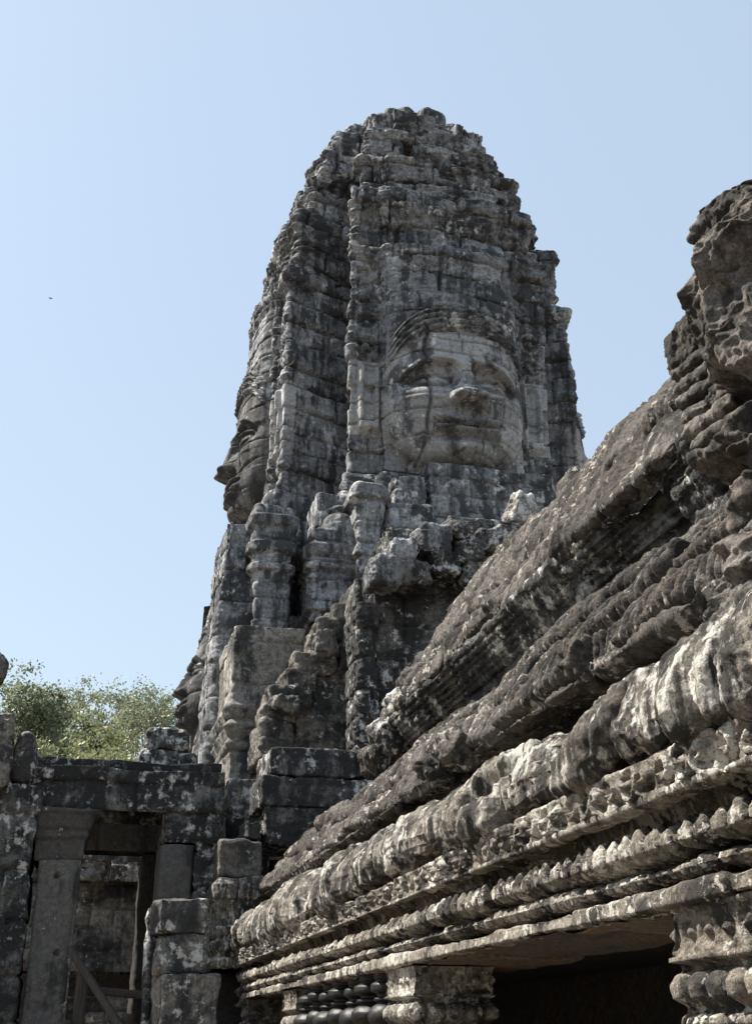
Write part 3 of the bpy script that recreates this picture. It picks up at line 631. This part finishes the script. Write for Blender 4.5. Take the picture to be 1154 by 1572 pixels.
# turned balusters of the window
def lathe(acc, c, prof, n=20, seed=0):
    pr, _ = resample([(r, z) for (z, r) in prof], .012, False)
    a = np.linspace(0, 2 * math.pi, n, endpoint=False)
    V = np.stack([c[0] + pr[None, :, 0] * np.cos(a)[:, None], c[1] + pr[None, :, 0] * np.sin(a)[:, None], c[2] + np.repeat(pr[None, :, 1], n, 0)], -1)
    V[..., :2] += (.006 * fbm(V, 9, 2, .5, seed))[..., None]
    acc.add(V, gridfaces(n, len(pr), True).reshape(-1, 4))
BALP = [(0, .11), (.06, .11), (.07, .09), (.12, .13), (.18, .15), (.24, .13), (.28, .09), (.31, .12), (.35, .12), (.38, .09), (.42, .13), (.48, .15), (.54, .13), (.58, .09), (.62, .12), (.66, .12), (.69, .09), (.74, .10), (.78, .10)]
z = E0 + .385
def balpro():
    out = []; q = .0
    out = [(0, .10), (-.03, .10), (-.04, .085), (-.06, .125), (-.10, .128), (-.115, .09), (-.13, .085), (-.14, .11), (-.155, .11), (-.165, .08), (-.185, .12), (-.215, .145), (-.245, .15), (-.275, .14), (-.30, .115), (-.31, .08), (-.33, .11), (-.345, .11), (-.36, .085), (-.39, .13), (-.43, .13), (-.45, .09), (-.5, .10), (-.8, .10), (-1.6, .11)]
    return out
for k in range(7):
    a = Acc(); yb = 7.52 + k * .385 + .02 * math.sin(k * 5.1)
    lathe(a, (2.02, yb, z + .01 * math.sin(k * 3)), [(q, r * (1 + .10 * math.sin(k * 2.7 + q * 9))) for q, r in balpro()], 22, k)
    a.build('baluster', M_BAL, gal)

# loose broken stones lying in the gap between eave and roof
for k, (px, py, X, sz, rot, lab) in enumerate(((700, 1150, 2.03, (.16, .30, .14), (.3, .3, .2), 'brown broken stone lying in the roof gap, upper of two beside the eave'),
                                           (672, 1180, 2.0, (.15, .26, .13), (.1, -.3, .5), 'brown broken stone lying on the eave below another loose stone'),
                                           (880, 1010, 2.12, (.12, .20, .12), (.2, .2, .1), 'small broken stone stuck under the edge of the ribbed roof'))):
    c = atX(px, py, X)
    tag(one_stone('broken_stone', M_ROOF, c, sz, rot=rot, r=.04, amp=.05, f=6, cell=.01, seed=200 + k), lab, 'stone', 'broken stones on the gallery roof')

# ------------------------------------------------------------------ eroded naga finial at the right edge
def finial():
    t = empty('naga_finial', (2.2, 2.8, 0), 'heavily eroded carved stone finial towering at the right edge above the eave', 'carving')
    X = 2.05; zc = {}
    edge = [(1098, 282), (1080, 290), (1064, 322), (1062, 345), (1050, 368), (1038, 394), (1046, 428), (1060, 452), (1070, 486), (1076, 520), (1082, 560), (1086, 592), (1084, 600), (1074, 640), (1082, 690), (1090, 740), (1092, 770), (1104, 812), (1112, 850), (1112, 900), (1118, 940), (1114, 985), (1126, 1040), (1150, 1098)]
    pts = np.array([atY(a, b, 3.05) for a, b in edge]); zz = pts[::-1, 2]; xx = pts[::-1, 0]
    cell = .006; zs = np.arange(zz[0], zz[-1] + .0, cell); xl = np.interp(zs, zz, xx)
    cxx = atY(1240, 600, 3.05)[0]; cyy = 3.05
    a = np.linspace(0, 2 * math.pi, 420, endpoint=False)
    A, Z_ = np.meshgrid(a, zs, indexing='ij'); R0 = np.repeat((cxx - xl - .085)[None, :], len(a), 0)
    top = np.sqrt(np.clip((zz[-1] - Z_) / .10, 0, 1)); ry = .34 * top * interp(Z_, [(zz[0], 1.0), (zz[-1], .75)])
    rx = R0 * (.35 + .65 * top)
    Q = np.stack([cxx + rx * np.cos(A), cyy + ry * np.sin(A), Z_], -1)
    dd =   .085 * ridge(Q, 4.2, 3, 301) + .06 * fbm(Q, 2.2, 3, .6, 302) + .022 * fbm(Q, 14, 3, .6, 303) + .07 * chips(Q, 4.0, 308) + .040 * ridge(Q, 9, 4, 306) + .016 * ridge(Q, 24, 2, 307) - .26 * sst(.22, .55, fbm(Q, 3.0, 2, .5, 304))
    dd *= .7 + .3 * np.abs(np.sin(A)) ** .7
    dd += .016 * np.sin(Z_ * 2 * math.pi / .085 + 2 * np.cos(A)) * sst(atY(1080, 720, 3.05)[2], atY(1080, 700, 3.05)[2], Z_) * sst(atY(1080, 590, 3.05)[2], atY(1080, 610, 3.05)[2], Z_) * sst(.3, -.2, np.cos(A))
    N = np.stack([np.cos(A), np.sin(A), 0 * A], -1); Q0 = Q.copy(); Q = Q + N * dd[..., None]
    for ax_, (am_, sd_) in enumerate(((.05, 331), (.05, 332), (.07, 333))): Q[..., ax_] += am_ * fbm(Q0, 5.0, 3, .55, sd_)
    raw('body', Q.reshape(-1, 3), gridfaces(*A.shape, True).reshape(-1, 4), M_GUARD, t)
    ac = Acc()
    stone(ac, atY(1072, 532, 3.5), (.17, .24, .20), r=.05, amp=.035, f=8, cell=.008, seed=311)
    for k in range(7):
        c = atY(1070 + k * 6 + (4 if k % 2 else 0), 560 + k * 22, 3.42 - k * .03)
        stone(ac, c + np.array([.06, .02, 0]), (.19, .26, .05), rot=(0, .25, .2), r=.022, amp=.02, f=9, cell=.007, seed=320 + k)
    ac.build('feather_scales', M_GUARD, t)
finial()

# ------------------------------------------------------------------ masonry in front of the tower's foot
def blockwall(name, label, cat, px0, px1, pyt, pyb, Y, depth, mat, seed, group=None, z_to=None, **k):
    a = atY(px0, (pyt + pyb) / 2, Y); b = atY(px1, (pyt + pyb) / 2, Y)
    zt = atY((px0 + px1) / 2, pyt, Y)[2]; zb = atY((px0 + px1) / 2, pyb, Y)[2] if z_to is None else z_to
    return tag(masonry(name, mat, (a[0], b[0], Y, Y + depth), zb, zt, None, seed=seed, **k), label, cat, group)
# pier with its left side in the sun
zpt = atY(400, 962, 15.4)[2]; zpb = atY(400, 1195, 15.4)[2]
pp = [(0, .02), (.12, .0), (.22, .05), (.25, .0), (.33, .08), (.37, .02), (.45, .09), (.50, .03), (.55, .0), (1, 0)]
blockwall('stone_pier', 'square stone pier with a sunlit left side standing above the doorway lintel', 'pier', 352, 466, 962, 1320, 15.4, 1.75, M_PIER, 130, prof=lambda z: interp((z - zpb) / (zpt - zpb), [(-5, .0)] + pp), ch=.5, bl=.9, cell=.018, amp=.025, blk=.015, jd=.03)
# half gable: curved stepping stones
hg = Acc(); rng = random.Random(12)
rows = [(1165, 396), (1135, 404), (1108, 405), (1084, 416), (1058, 436), (1030, 458), (1003, 478), (978, 494), (952, 512), (926, 538), (905, 556)]
for k in range(len(rows) - 1):
    (ya, xa), (yb, xb) = rows[k], rows[k + 1]
    xs_ = [xa - 4 * (k % 2), xa + 52 + rng.uniform(-12, 12), 600]
    for j in range(2):
        Y = 14.5 + .04 * k + .10 * j; p0 = atY(xs_[j], ya, Y); p1 = atY(max(xs_[j + 1], xs_[j] + 15), yb, Y)
        stone(hg, (p0 + p1) / 2 + np.array([0, .45, 0]), (abs(p1[0] - p0[0]) - .01, .9, abs(p1[2] - p0[2]) * 1.05), rot=(0, rng.uniform(-.05, .02), rng.uniform(-.05, .05)), r=.045, amp=.05, f=3, cell=.016, seed=140 + 3 * k + j, rdg=.02)
tag(hg.build('half_gable', M_LOW), 'broken half gable of stepped stone courses leaning up against the dark wall', 'gable')
for k, (px, py, sz) in enumerate(((440, 1078, (.34, .3, .16)), (500, 985, (.22, .3, .30)))):
    tag(one_stone('carved_stone', M_LOW, atY(px, py, 14.35) + np.array([0, .1, 0]), sz, r=.05, amp=.05, f=5, cell=.012, seed=165 + k, rdg=.02),
        ('flat moulded stone on the lowest step of the half gable', 'upright carved stone halfway up the half gable')[k], 'stone')
blockwall('lichen_wall', 'black stone wall spotted with white lichen between the half gable and the upper roof', 'wall', 574, 700, 866, 1190, 13.3, 1.6, M_DARK, 150, ch=.42, bl=.62, cell=.016, amp=.03, blk=.03, carve=.015)
blockwall('wall_edge', 'narrow carved stone pilaster at the left edge of the lichen wall', 'pilaster', 552, 578, 925, 1190, 13.15, .6, M_DARK, 151, ch=.35, bl=.5, cell=.014, carve=.03, blk=.02)
blockwall('wall_block', 'stone block with swirling carving perched on top of the lichen wall', 'stone block', 596, 672, 812, 868, 13.6, .8, M_DARK, 152, ch=.6, bl=1.2, cell=.014, carve=.03)
blockwall('stone_step', 'flat dark stone slab ledge above the lichen wall, next to the roof ridge', 'ledge', 690, 850, 798, 835, 14.2, .9, M_DARK, 153, ch=.5, bl=1.6, cell=.016, blk=.01)
blockwall('stone_bench', 'sloping dark course of blocks under the flat slab ledge', 'wall', 660, 840, 832, 900, 14.0, 1.0, M_DARK, 154, ch=.3, bl=.9, cell=.016)
bp = empty('broken_pediment', tuple(atY(680, 880, 13.0)), 'collapsed pediment of carved stones stepping up over the lichen wall below the big face', 'pediment')
for k, (px, py, w, h, rr) in enumerate(((588, 884, 44, 44, .05), (632, 888, 46, 36, -.04), (676, 872, 44, 40, .08), (612, 852, 34, 34, .0), (712, 856, 42, 34, -.1), (752, 836, 46, 30, -.12), (660, 836, 44, 46, .03), (700, 822, 30, 30, .1), (730, 890, 60, 40, 0.))):
    c = atY(px, py, 13.1); s_ = 13.1 / 1640
    one_stone('pediment_stone', M_DARK if k % 3 else M_TOWER, c, (w * s_, .5, h * s_), parent=bp, rot=(0, rr, rr), r=.05, amp=.05, f=4, cell=.012, seed=400 + k, rdg=.03)
pc = atY(800, 780, 15.6)
tag(one_stone('fallen_stone', stone_mat('white_lichen_stone', base=(.25, .245, .235), d_amt=.4, w_amt=.95, b_amt=.3, wscale=.4, bump=.8), pc + np.array([0, 0, -.05]), (.52, .4, .62), rot=(0, .12, .2), r=.06, amp=.08, f=2.5, cell=.015, seed=170, taper=.55), 'pointed white fallen stone propped against the tower foot beside the roof ridge', 'stone')
# dark blocks with white lichen at the end of the gallery
def big_block(label, px0, px1, pyt, pyb, Y, depth, seed, mat=M_DARK, rot=0.0, group='stacked blocks at the gallery end', r=.025, amp=.04, name='stone_block'):
    a = atY(px0, pyb, Y); b = atY(px1, pyt, Y); m = atY(px0, pyt, Y)
    c = ((atY((px0 + px1) / 2, (pyt + pyb) / 2, Y))) + np.array([0, depth / 2, 0])
    w = abs(atY(px1, (pyt + pyb) / 2, Y)[0] - atY(px0, (pyt + pyb) / 2, Y)[0]); h = m[2] - a[2]
    return tag(one_stone(name, mat, c, (w, depth, h), rot=(0, 0, rot), r=r, amp=amp, f=2.4, cell=.0011 * Y, seed=seed), label, 'stone block', group)
big_block('long black block speckled with white lichen, topmost at the gallery end', 416, 600, 1150, 1192, 13.2, .9, 180)
big_block('black block with big white lichen blotches and a sunlit left end, under the long one', 404, 602, 1194, 1240, 13.15, .9, 181)
big_block('dark grey block just above the ribbed roof end, lowest of three at the gallery end', 408, 602, 1242, 1300, 13.2, .9, 182)
big_block('rough broken block jutting left beside the dark lichen blocks', 338, 402, 1290, 1345, 13.0, 1.0, 183, M_LOW)
big_block('small crumbling stone on top of the rough jutting block', 375, 408, 1252, 1292, 13.1, .5, 184, M_LOW, r=.08, amp=.08)
# projecting cornice at the gallery's end
ce = empty('end_cornice', (1.2, 13, 0), 'short projecting cornice with stepped mouldings at the far end of the gallery', 'cornice')
x0 = atY(332, 1400, 12.95)[0]; x1 = atY(402, 1400, 12.95)[0]
zA = atY(360, 1488, 12.95)[2]; zB = atY(360, 1345, 12.95)[2]
masonry('mouldings', M_ROLL, (x0 + .02, x1 + .3, 12.95, 14.0), zA, zB, ce, lambda z: interp((z - zA) / (zB - zA), [(0, .05), (.1, .05), (.13, -.02), (.17, -.03), (.2, .03), (.28, .03), (.31, -.03), (.36, .0), (.44, .01), (.46, -.04), (.60, -.03), (.75, .05), (.9, .06), (1, -.02)]), seed=190, cell=.014, ch=.6, bl=1.2, blk=.01)
masonry('console', M_ROLL, (atY(372, 1500, 12.8)[0], atY(398, 1500, 12.8)[0], 12.8, 13.2), atY(385, 1545, 12.8)[2], atY(385, 1478, 12.8)[2], ce, lambda z: .03 * np.sin(z * 40), seed=191, cell=.012, ch=.5, bl=1)
masonry('end_pier', M_INNER, (atY(322, 1530, 13.6)[0], atY(420, 1530, 13.6)[0], 13.6, 14.2), 0, zA - .0, ce, seed=192, cell=.05)
# column of three blocks by the doorway
big_block('wide mottled block on top of the three block stack by the doorway', 243, 318, 1378, 1432, 11.6, .6, 210, M_LOW, .05, 'stack of blocks by the doorway')
big_block('grey block in the middle of the three block stack by the doorway', 244, 322, 1434, 1494, 11.6, .6, 211, M_LOW, -.04, 'stack of blocks by the doorway')
big_block('largest block at the bottom of the three block stack by the doorway', 246, 334, 1496, 1600, 11.5, .7, 212, M_LOW, .03, 'stack of blocks by the doorway')
blockwall('block_footing', 'rough stone footing carrying the stack of blocks by the doorway', 'footing', 246, 336, 1602, 1640, 11.5, .7, M_LOW, 213, z_to=0.0, cell=.04)

# ------------------------------------------------------------------ doorway at the left
dw = empty('doorway', (0, 14, 0), 'dark stone doorway with a long lintel spotted with white lichen', 'doorway')
Yd = 13.6
def dpart(name, px0, px1, pyt, pyb, Y, depth, mat, seed, z_to=None, parent=dw, **k):
    a = atY(px0, (pyt + pyb) / 2, Y); b = atY(px1, (pyt + pyb) / 2, Y); xm = (px0 + px1) / 2
    zt = atY(xm, pyt, Y)[2]; zb = atY(xm, pyb, Y)[2] if z_to is None else z_to
    return masonry(name, mat, (a[0], b[0], Y, Y + depth), zb, zt, parent, seed=seed, **k)
dpart('lintel', 46, 345, 1200, 1244, Yd, .95, M_DARK, 221, ch=2, bl=4, cell=.016, blk=.0, amp=.02, topn=.02)
dpart('lintel_course', 50, 345, 1181, 1202, Yd - .04, .95, M_DARK, 222, ch=2, bl=1.6, cell=.016, blk=.01, amp=.03, topn=.03)
dpart('capital', 52, 136, 1240, 1322, Yd + .02, .8, M_JAMB, 223, ch=3, bl=3, cell=.014, blk=0, amp=.008, big=.01, prof=lambda z: interp((z - atY(95, 1322, Yd)[2]), [(0, -.03), (.22, -.03), (.24, .0), (.29, .01), (.31, -.01), (.36, .03), (.50, .06), (.52, .09), (.8, .09)]))
dpart('jamb', 52, 118, 1320, 1480, Yd + .04, .7, M_JAMB, 224, z_to=0.0, ch=6, bl=3, cell=.02, blk=0, amp=.006, big=.01, rnd=.03, holes=((atY(88, 1344, Yd)[0], atY(88, 1344, Yd)[2], .035), (atY(88, 1463, Yd)[0], atY(88, 1463, Yd)[2], .035)))
dpart('jamb_capital', 252, 343, 1248, 1294, Yd + .05, .8, M_DARK, 225, ch=2, bl=3, cell=.014, blk=0, amp=.02)
dpart('jamb', 240, 293, 1297, 1500, Yd + .08, .7, M_JAMB, 226, z_to=0.0, ch=6, bl=3, cell=.02, blk=0, amp=.008, big=.01)
dpart('side_wall', 296, 345, 1292, 1500, Yd + .1, .7, M_DARK, 227, z_to=0.0, ch=.35, bl=.8, cell=.018)
dpart('inner_lintel', 120, 262, 1254, 1306, Yd + 1.15, .5, M_JAMB, 228, ch=2, bl=3, cell=.016, blk=0, amp=.02)
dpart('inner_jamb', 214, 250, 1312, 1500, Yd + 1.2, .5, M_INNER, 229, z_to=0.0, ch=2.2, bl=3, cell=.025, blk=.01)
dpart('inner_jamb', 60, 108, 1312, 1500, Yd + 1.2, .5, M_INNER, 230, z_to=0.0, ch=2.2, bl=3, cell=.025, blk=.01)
dpart('door_roof', 40, 345, 1165, 1182, Yd + .9, .0 + .8, M_DARK, 231, ch=1, bl=1, cell=.04)
blockwall('courtyard_wall', 'stained stone wall in courses seen through the doorway', 'wall', 40, 330, 1285, 1492, 17.5, .8, M_LOW, 232, ch=.30, bl=.45, cell=.02, amp=.03, carve=.02)
blockwall('carved_coping', 'pale carved coping row on the stained wall seen through the doorway', 'coping', 90, 270, 1322, 1352, 17.2, .3, M_FRIEZE, 237, ch=.2, bl=.28, cell=.016, carve=.04, amp=.04)
blockwall('low_balustrade', 'low carved stone balustrade seen at the bottom of the doorway', 'balustrade', 60, 260, 1528, 1600, 16.8, .5, M_LOW, 233, ch=.12, bl=.4, cell=.02, z_to=0.0)
blockwall('back_wall', 'rough grey wall rising behind the doorway lintel under the pier', 'wall', 346, 412, 1197, 1500, 14.4, .8, M_DARK, 234, ch=.45, bl=.7, cell=.022, z_to=0.0)
a = atY(215, 1160, 15.5); b = atY(300, 1160, 15.5)
big_block('weathered block pair behind the doorway lintel, upper stone', 225, 292, 1118, 1150, 15.2, .8, 235, M_DARK, group='blocks behind the doorway lintel', r=.08, amp=.05)
big_block('weathered block pair behind the doorway lintel, lower stone', 214, 304, 1150, 1200, 15.2, .9, 236, M_DARK, group='blocks behind the doorway lintel', r=.07, amp=.05)
one_stone('dark_backing', M_INNER, (atY(150, 1500, 18.6)[0], 18.8, 1.6), (9, .3, 3.4), parent=dw, cell=.15, amp=.01)  # added near-black panel standing in for the dark gap beyond the doorway
# left wall
blockwall('left_wall', 'dark coursed stone wall at the left edge beside the door jamb', 'wall', -160, 47, 1198, 1500, 13.5, .9, M_DARK, 240, z_to=0.0, ch=.46, bl=.9, cell=.018, amp=.025, holes=((atY(12, 1415, 13.5)[0], atY(12, 1415, 13.5)[2], .03),))
big_block('rounded broken block on the left wall next to the lintel', 22, 52, 1122, 1200, 13.5, .7, 241, M_LOW, group='broken blocks on the left wall', r=.12, amp=.06)
big_block('tall broken block with white streaks at the left frame edge', -70, 18, 1085, 1200, 13.3, .8, 242, M_LOW, group='broken blocks on the left wall', r=.08, amp=.07)
big_block('rounded tip of a carved stone high at the left edge', -60, 7, 985, 1050, 12.8, .5, 243, M_GUARD, group='broken blocks on the left wall', r=.2, amp=.05)
one = big_block('broken stone neck carrying the rounded carved tip at the left edge', -60, -6, 1045, 1090, 12.9, .5, 244, M_GUARD, group='broken blocks on the left wall', r=.1, amp=.05)

# wooden handrail in the doorway
def bar(acc, p, q, w, h):
    p = np.array(p); q = np.array(q); L_ = np.linalg.norm(q - p); dv = (q - p) / L_
    rot = Vector(dv).to_track_quat('Z', 'Y').to_matrix()
    V, N, F = rbox_raw((w / 2, h / 2, L_ / 2), .008, .03); V = V @ np.array(rot).T + (p + q) / 2; acc.add(V, F)
hr = empty('wooden_handrail', (0, 13, 0), 'weathered wooden stair handrail slanting across the bottom of the doorway', 'handrail')
a = Acc(); bar(a, atY(107, 1456, 13.0), atY(200, 1598, 12.2), .05, .07); a.build('rail', M_WOOD, hr)
a = Acc(); p = atY(128, 1492, 12.9); bar(a, (p[0], p[1], 0), p, .12, .12); a.build('post', M_WOOD, hr)
a = Acc(); p = atY(198, 1556, 12.4); bar(a, (p[0], p[1], 0), p, .11, .11); a.build('post', M_WOOD, hr)
a = Acc(); bar(a, atY(135, 1520, 13.0), atY(222, 1528, 13.0), .05, .08); a.build('rail', M_WOOD, hr)
a = Acc(); p = atY(102, 1566, 12.8); bar(a, (p[0], p[1], 0), p, .10, .10); a.build('post', M_WOOD, hr)
# slim carved post by the stack of blocks
po = Acc(); p = atY(236, 1395, 12.2)
lathe(po, (p[0], p[1], 0), [(0, .05), (p[2] - .75, .045), (p[2] - .7, .06), (p[2] - .3, .07), (p[2] - .2, .05), (p[2] - .1, .08), (p[2], .05), (p[2] + .02, .001)], 18, 3)
tag(po.build('carved_post', M_DARK), 'slim dark carved post standing just left of the block stack by the doorway', 'post')

# ------------------------------------------------------------------ trees far behind the wall
def tree(label, px, pyt, Y, spread, mat, seed, lean=0.0, dens=1.0):
    rg = np.random.RandomState(seed); top = atY(px, pyt, Y); x, zt = top[0], top[2]
    root = empty('broadleaf_tree', (x, Y, 0), label, 'tree', 'trees behind the doorway')
    ac = Acc(); tips = []
    def limb(p, q, r0, r1):
        p = np.array(p, float); q = np.array(q, float); n = 8; m = 7; t = np.linspace(0, 1, m)
        mid = (p + q) / 2 + rg.normal(0, .06, 3) * np.linalg.norm(q - p)
        c = ((1 - t) ** 2)[:, None] * p + (2 * t * (1 - t))[:, None] * mid + (t ** 2)[:, None] * q
        d = q - p; d /= np.linalg.norm(d); s = np.cross(d, (.3, 1, .1)); s /= np.linalg.norm(s); w = np.cross(d, s)
        a_ = np.linspace(0, 2 * math.pi, n, endpoint=False); R = (r0 + (r1 - r0) * t)
        V = c[None] + R[None, :, None] * (np.cos(a_)[:, None, None] * s + np.sin(a_)[:, None, None] * w)
        ac.add(V, gridfaces(n, m, True).reshape(-1, 4)); return c
    fork = np.array([x + lean, Y, zt * .45])
    limb((x, Y, 0), fork, .35, .22)
    for k in range(7):
        a_ = k * 2.4 + rg.rand(); rr = spread * rg.uniform(.3, .9)
        q = np.array([x + rr * math.cos(a_), Y + rr * math.sin(a_) * .8, zt - spread * .25 - rg.rand() * spread * .8])
        c = limb(fork + rg.normal(0, .1, 3), q, .15, .05); tips.append(q)
        for j in range(5):
            e = q + rg.normal(0, 1, 3) * spread * np.array([.28, .28, .22]) + np.array([0, 0, spread * .12])
            e[2] = min(e[2], zt - .1); b = c[rg.randint(3, 7)]; limb(b, e, .05, .02); tips.append(e)
    ac.build('trunk', M_BARK, root)
    tips = np.array(tips); nl = int(20000 * dens); ns = int(260 * dens)
    si = rg.randint(0, len(tips), ns); sub = tips[si] + rg.normal(0, 1, (ns, 3)) * spread * np.array([.15, .15, .11])
    sr = rg.uniform(.12, .34, (ns, 1)); ci = rg.randint(0, ns, nl)
    cl = sub[ci] + rg.normal(0, 1, (nl, 3)) * sr[ci] * np.array([1.2, 1.2, .8])
    s1 = rg.normal(0, 1, (nl, 3)); s1 /= np.linalg.norm(s1, axis=1, keepdims=True); s2 = rg.normal(0, 1, (nl, 3)); s2 -= (s2 * s1).sum(1, keepdims=True) * s1
    s2 /= np.linalg.norm(s2, axis=1, keepdims=True); sz = rg.uniform(.05, .12, (nl, 1)); s1 *= sz; s2 *= sz * .55
    V = np.stack([cl - s1, cl + s2, cl + s1, cl - s2], 1).reshape(-1, 3)
    tn = np.repeat(np.clip(rg.normal(0, .45, nl) + np.repeat(rg.normal(0, .45, ns)[None], 1, 0)[0][ci], -1, 1), 4)
    raw('crown', V, np.arange(nl * 4).reshape(-1, 4), mat, root, tn, smooth=False)
tree('dense dark green tree at the left edge beside the left wall', 14, 1060, 52, 3.8, M_LEAF, 1, dens=1.3)
tree('bushy yellow green tree between the dense and the airy tree', 120, 1096, 58, 2.7, M_LEAF2, 2)
tree('tall airy tree with thin bare stems showing sky between', 178, 1062, 66, 3.8, M_LEAF, 3, dens=.5)
tree('light green tree next to the small face in profile', 243, 1082, 70, 3.4, M_LEAF, 4, dens=.5)
tree('low yellow green bush crown just above the lintel', 165, 1150, 46, 2.0, M_LEAF2, 5, dens=.7)
# the small bird high up in the sky
bd = Acc(); p = atY(78, 458, 60)
for s in (-1, 1):
    bd.add([p + np.array([0, .06, 0]), p + np.array([0, -.06, 0]), p + np.array([s * .11, -.02, .03]), p + np.array([s * .11, .04, .03])], [[0, 1, 2, 3]])
stone(bd, p, (.06, .15, .05), r=.03, amp=.0, cell=.04)
tag(bd.build('bird', M_BIRD), 'tiny dark bird flying in the open sky at the left', 'bird')
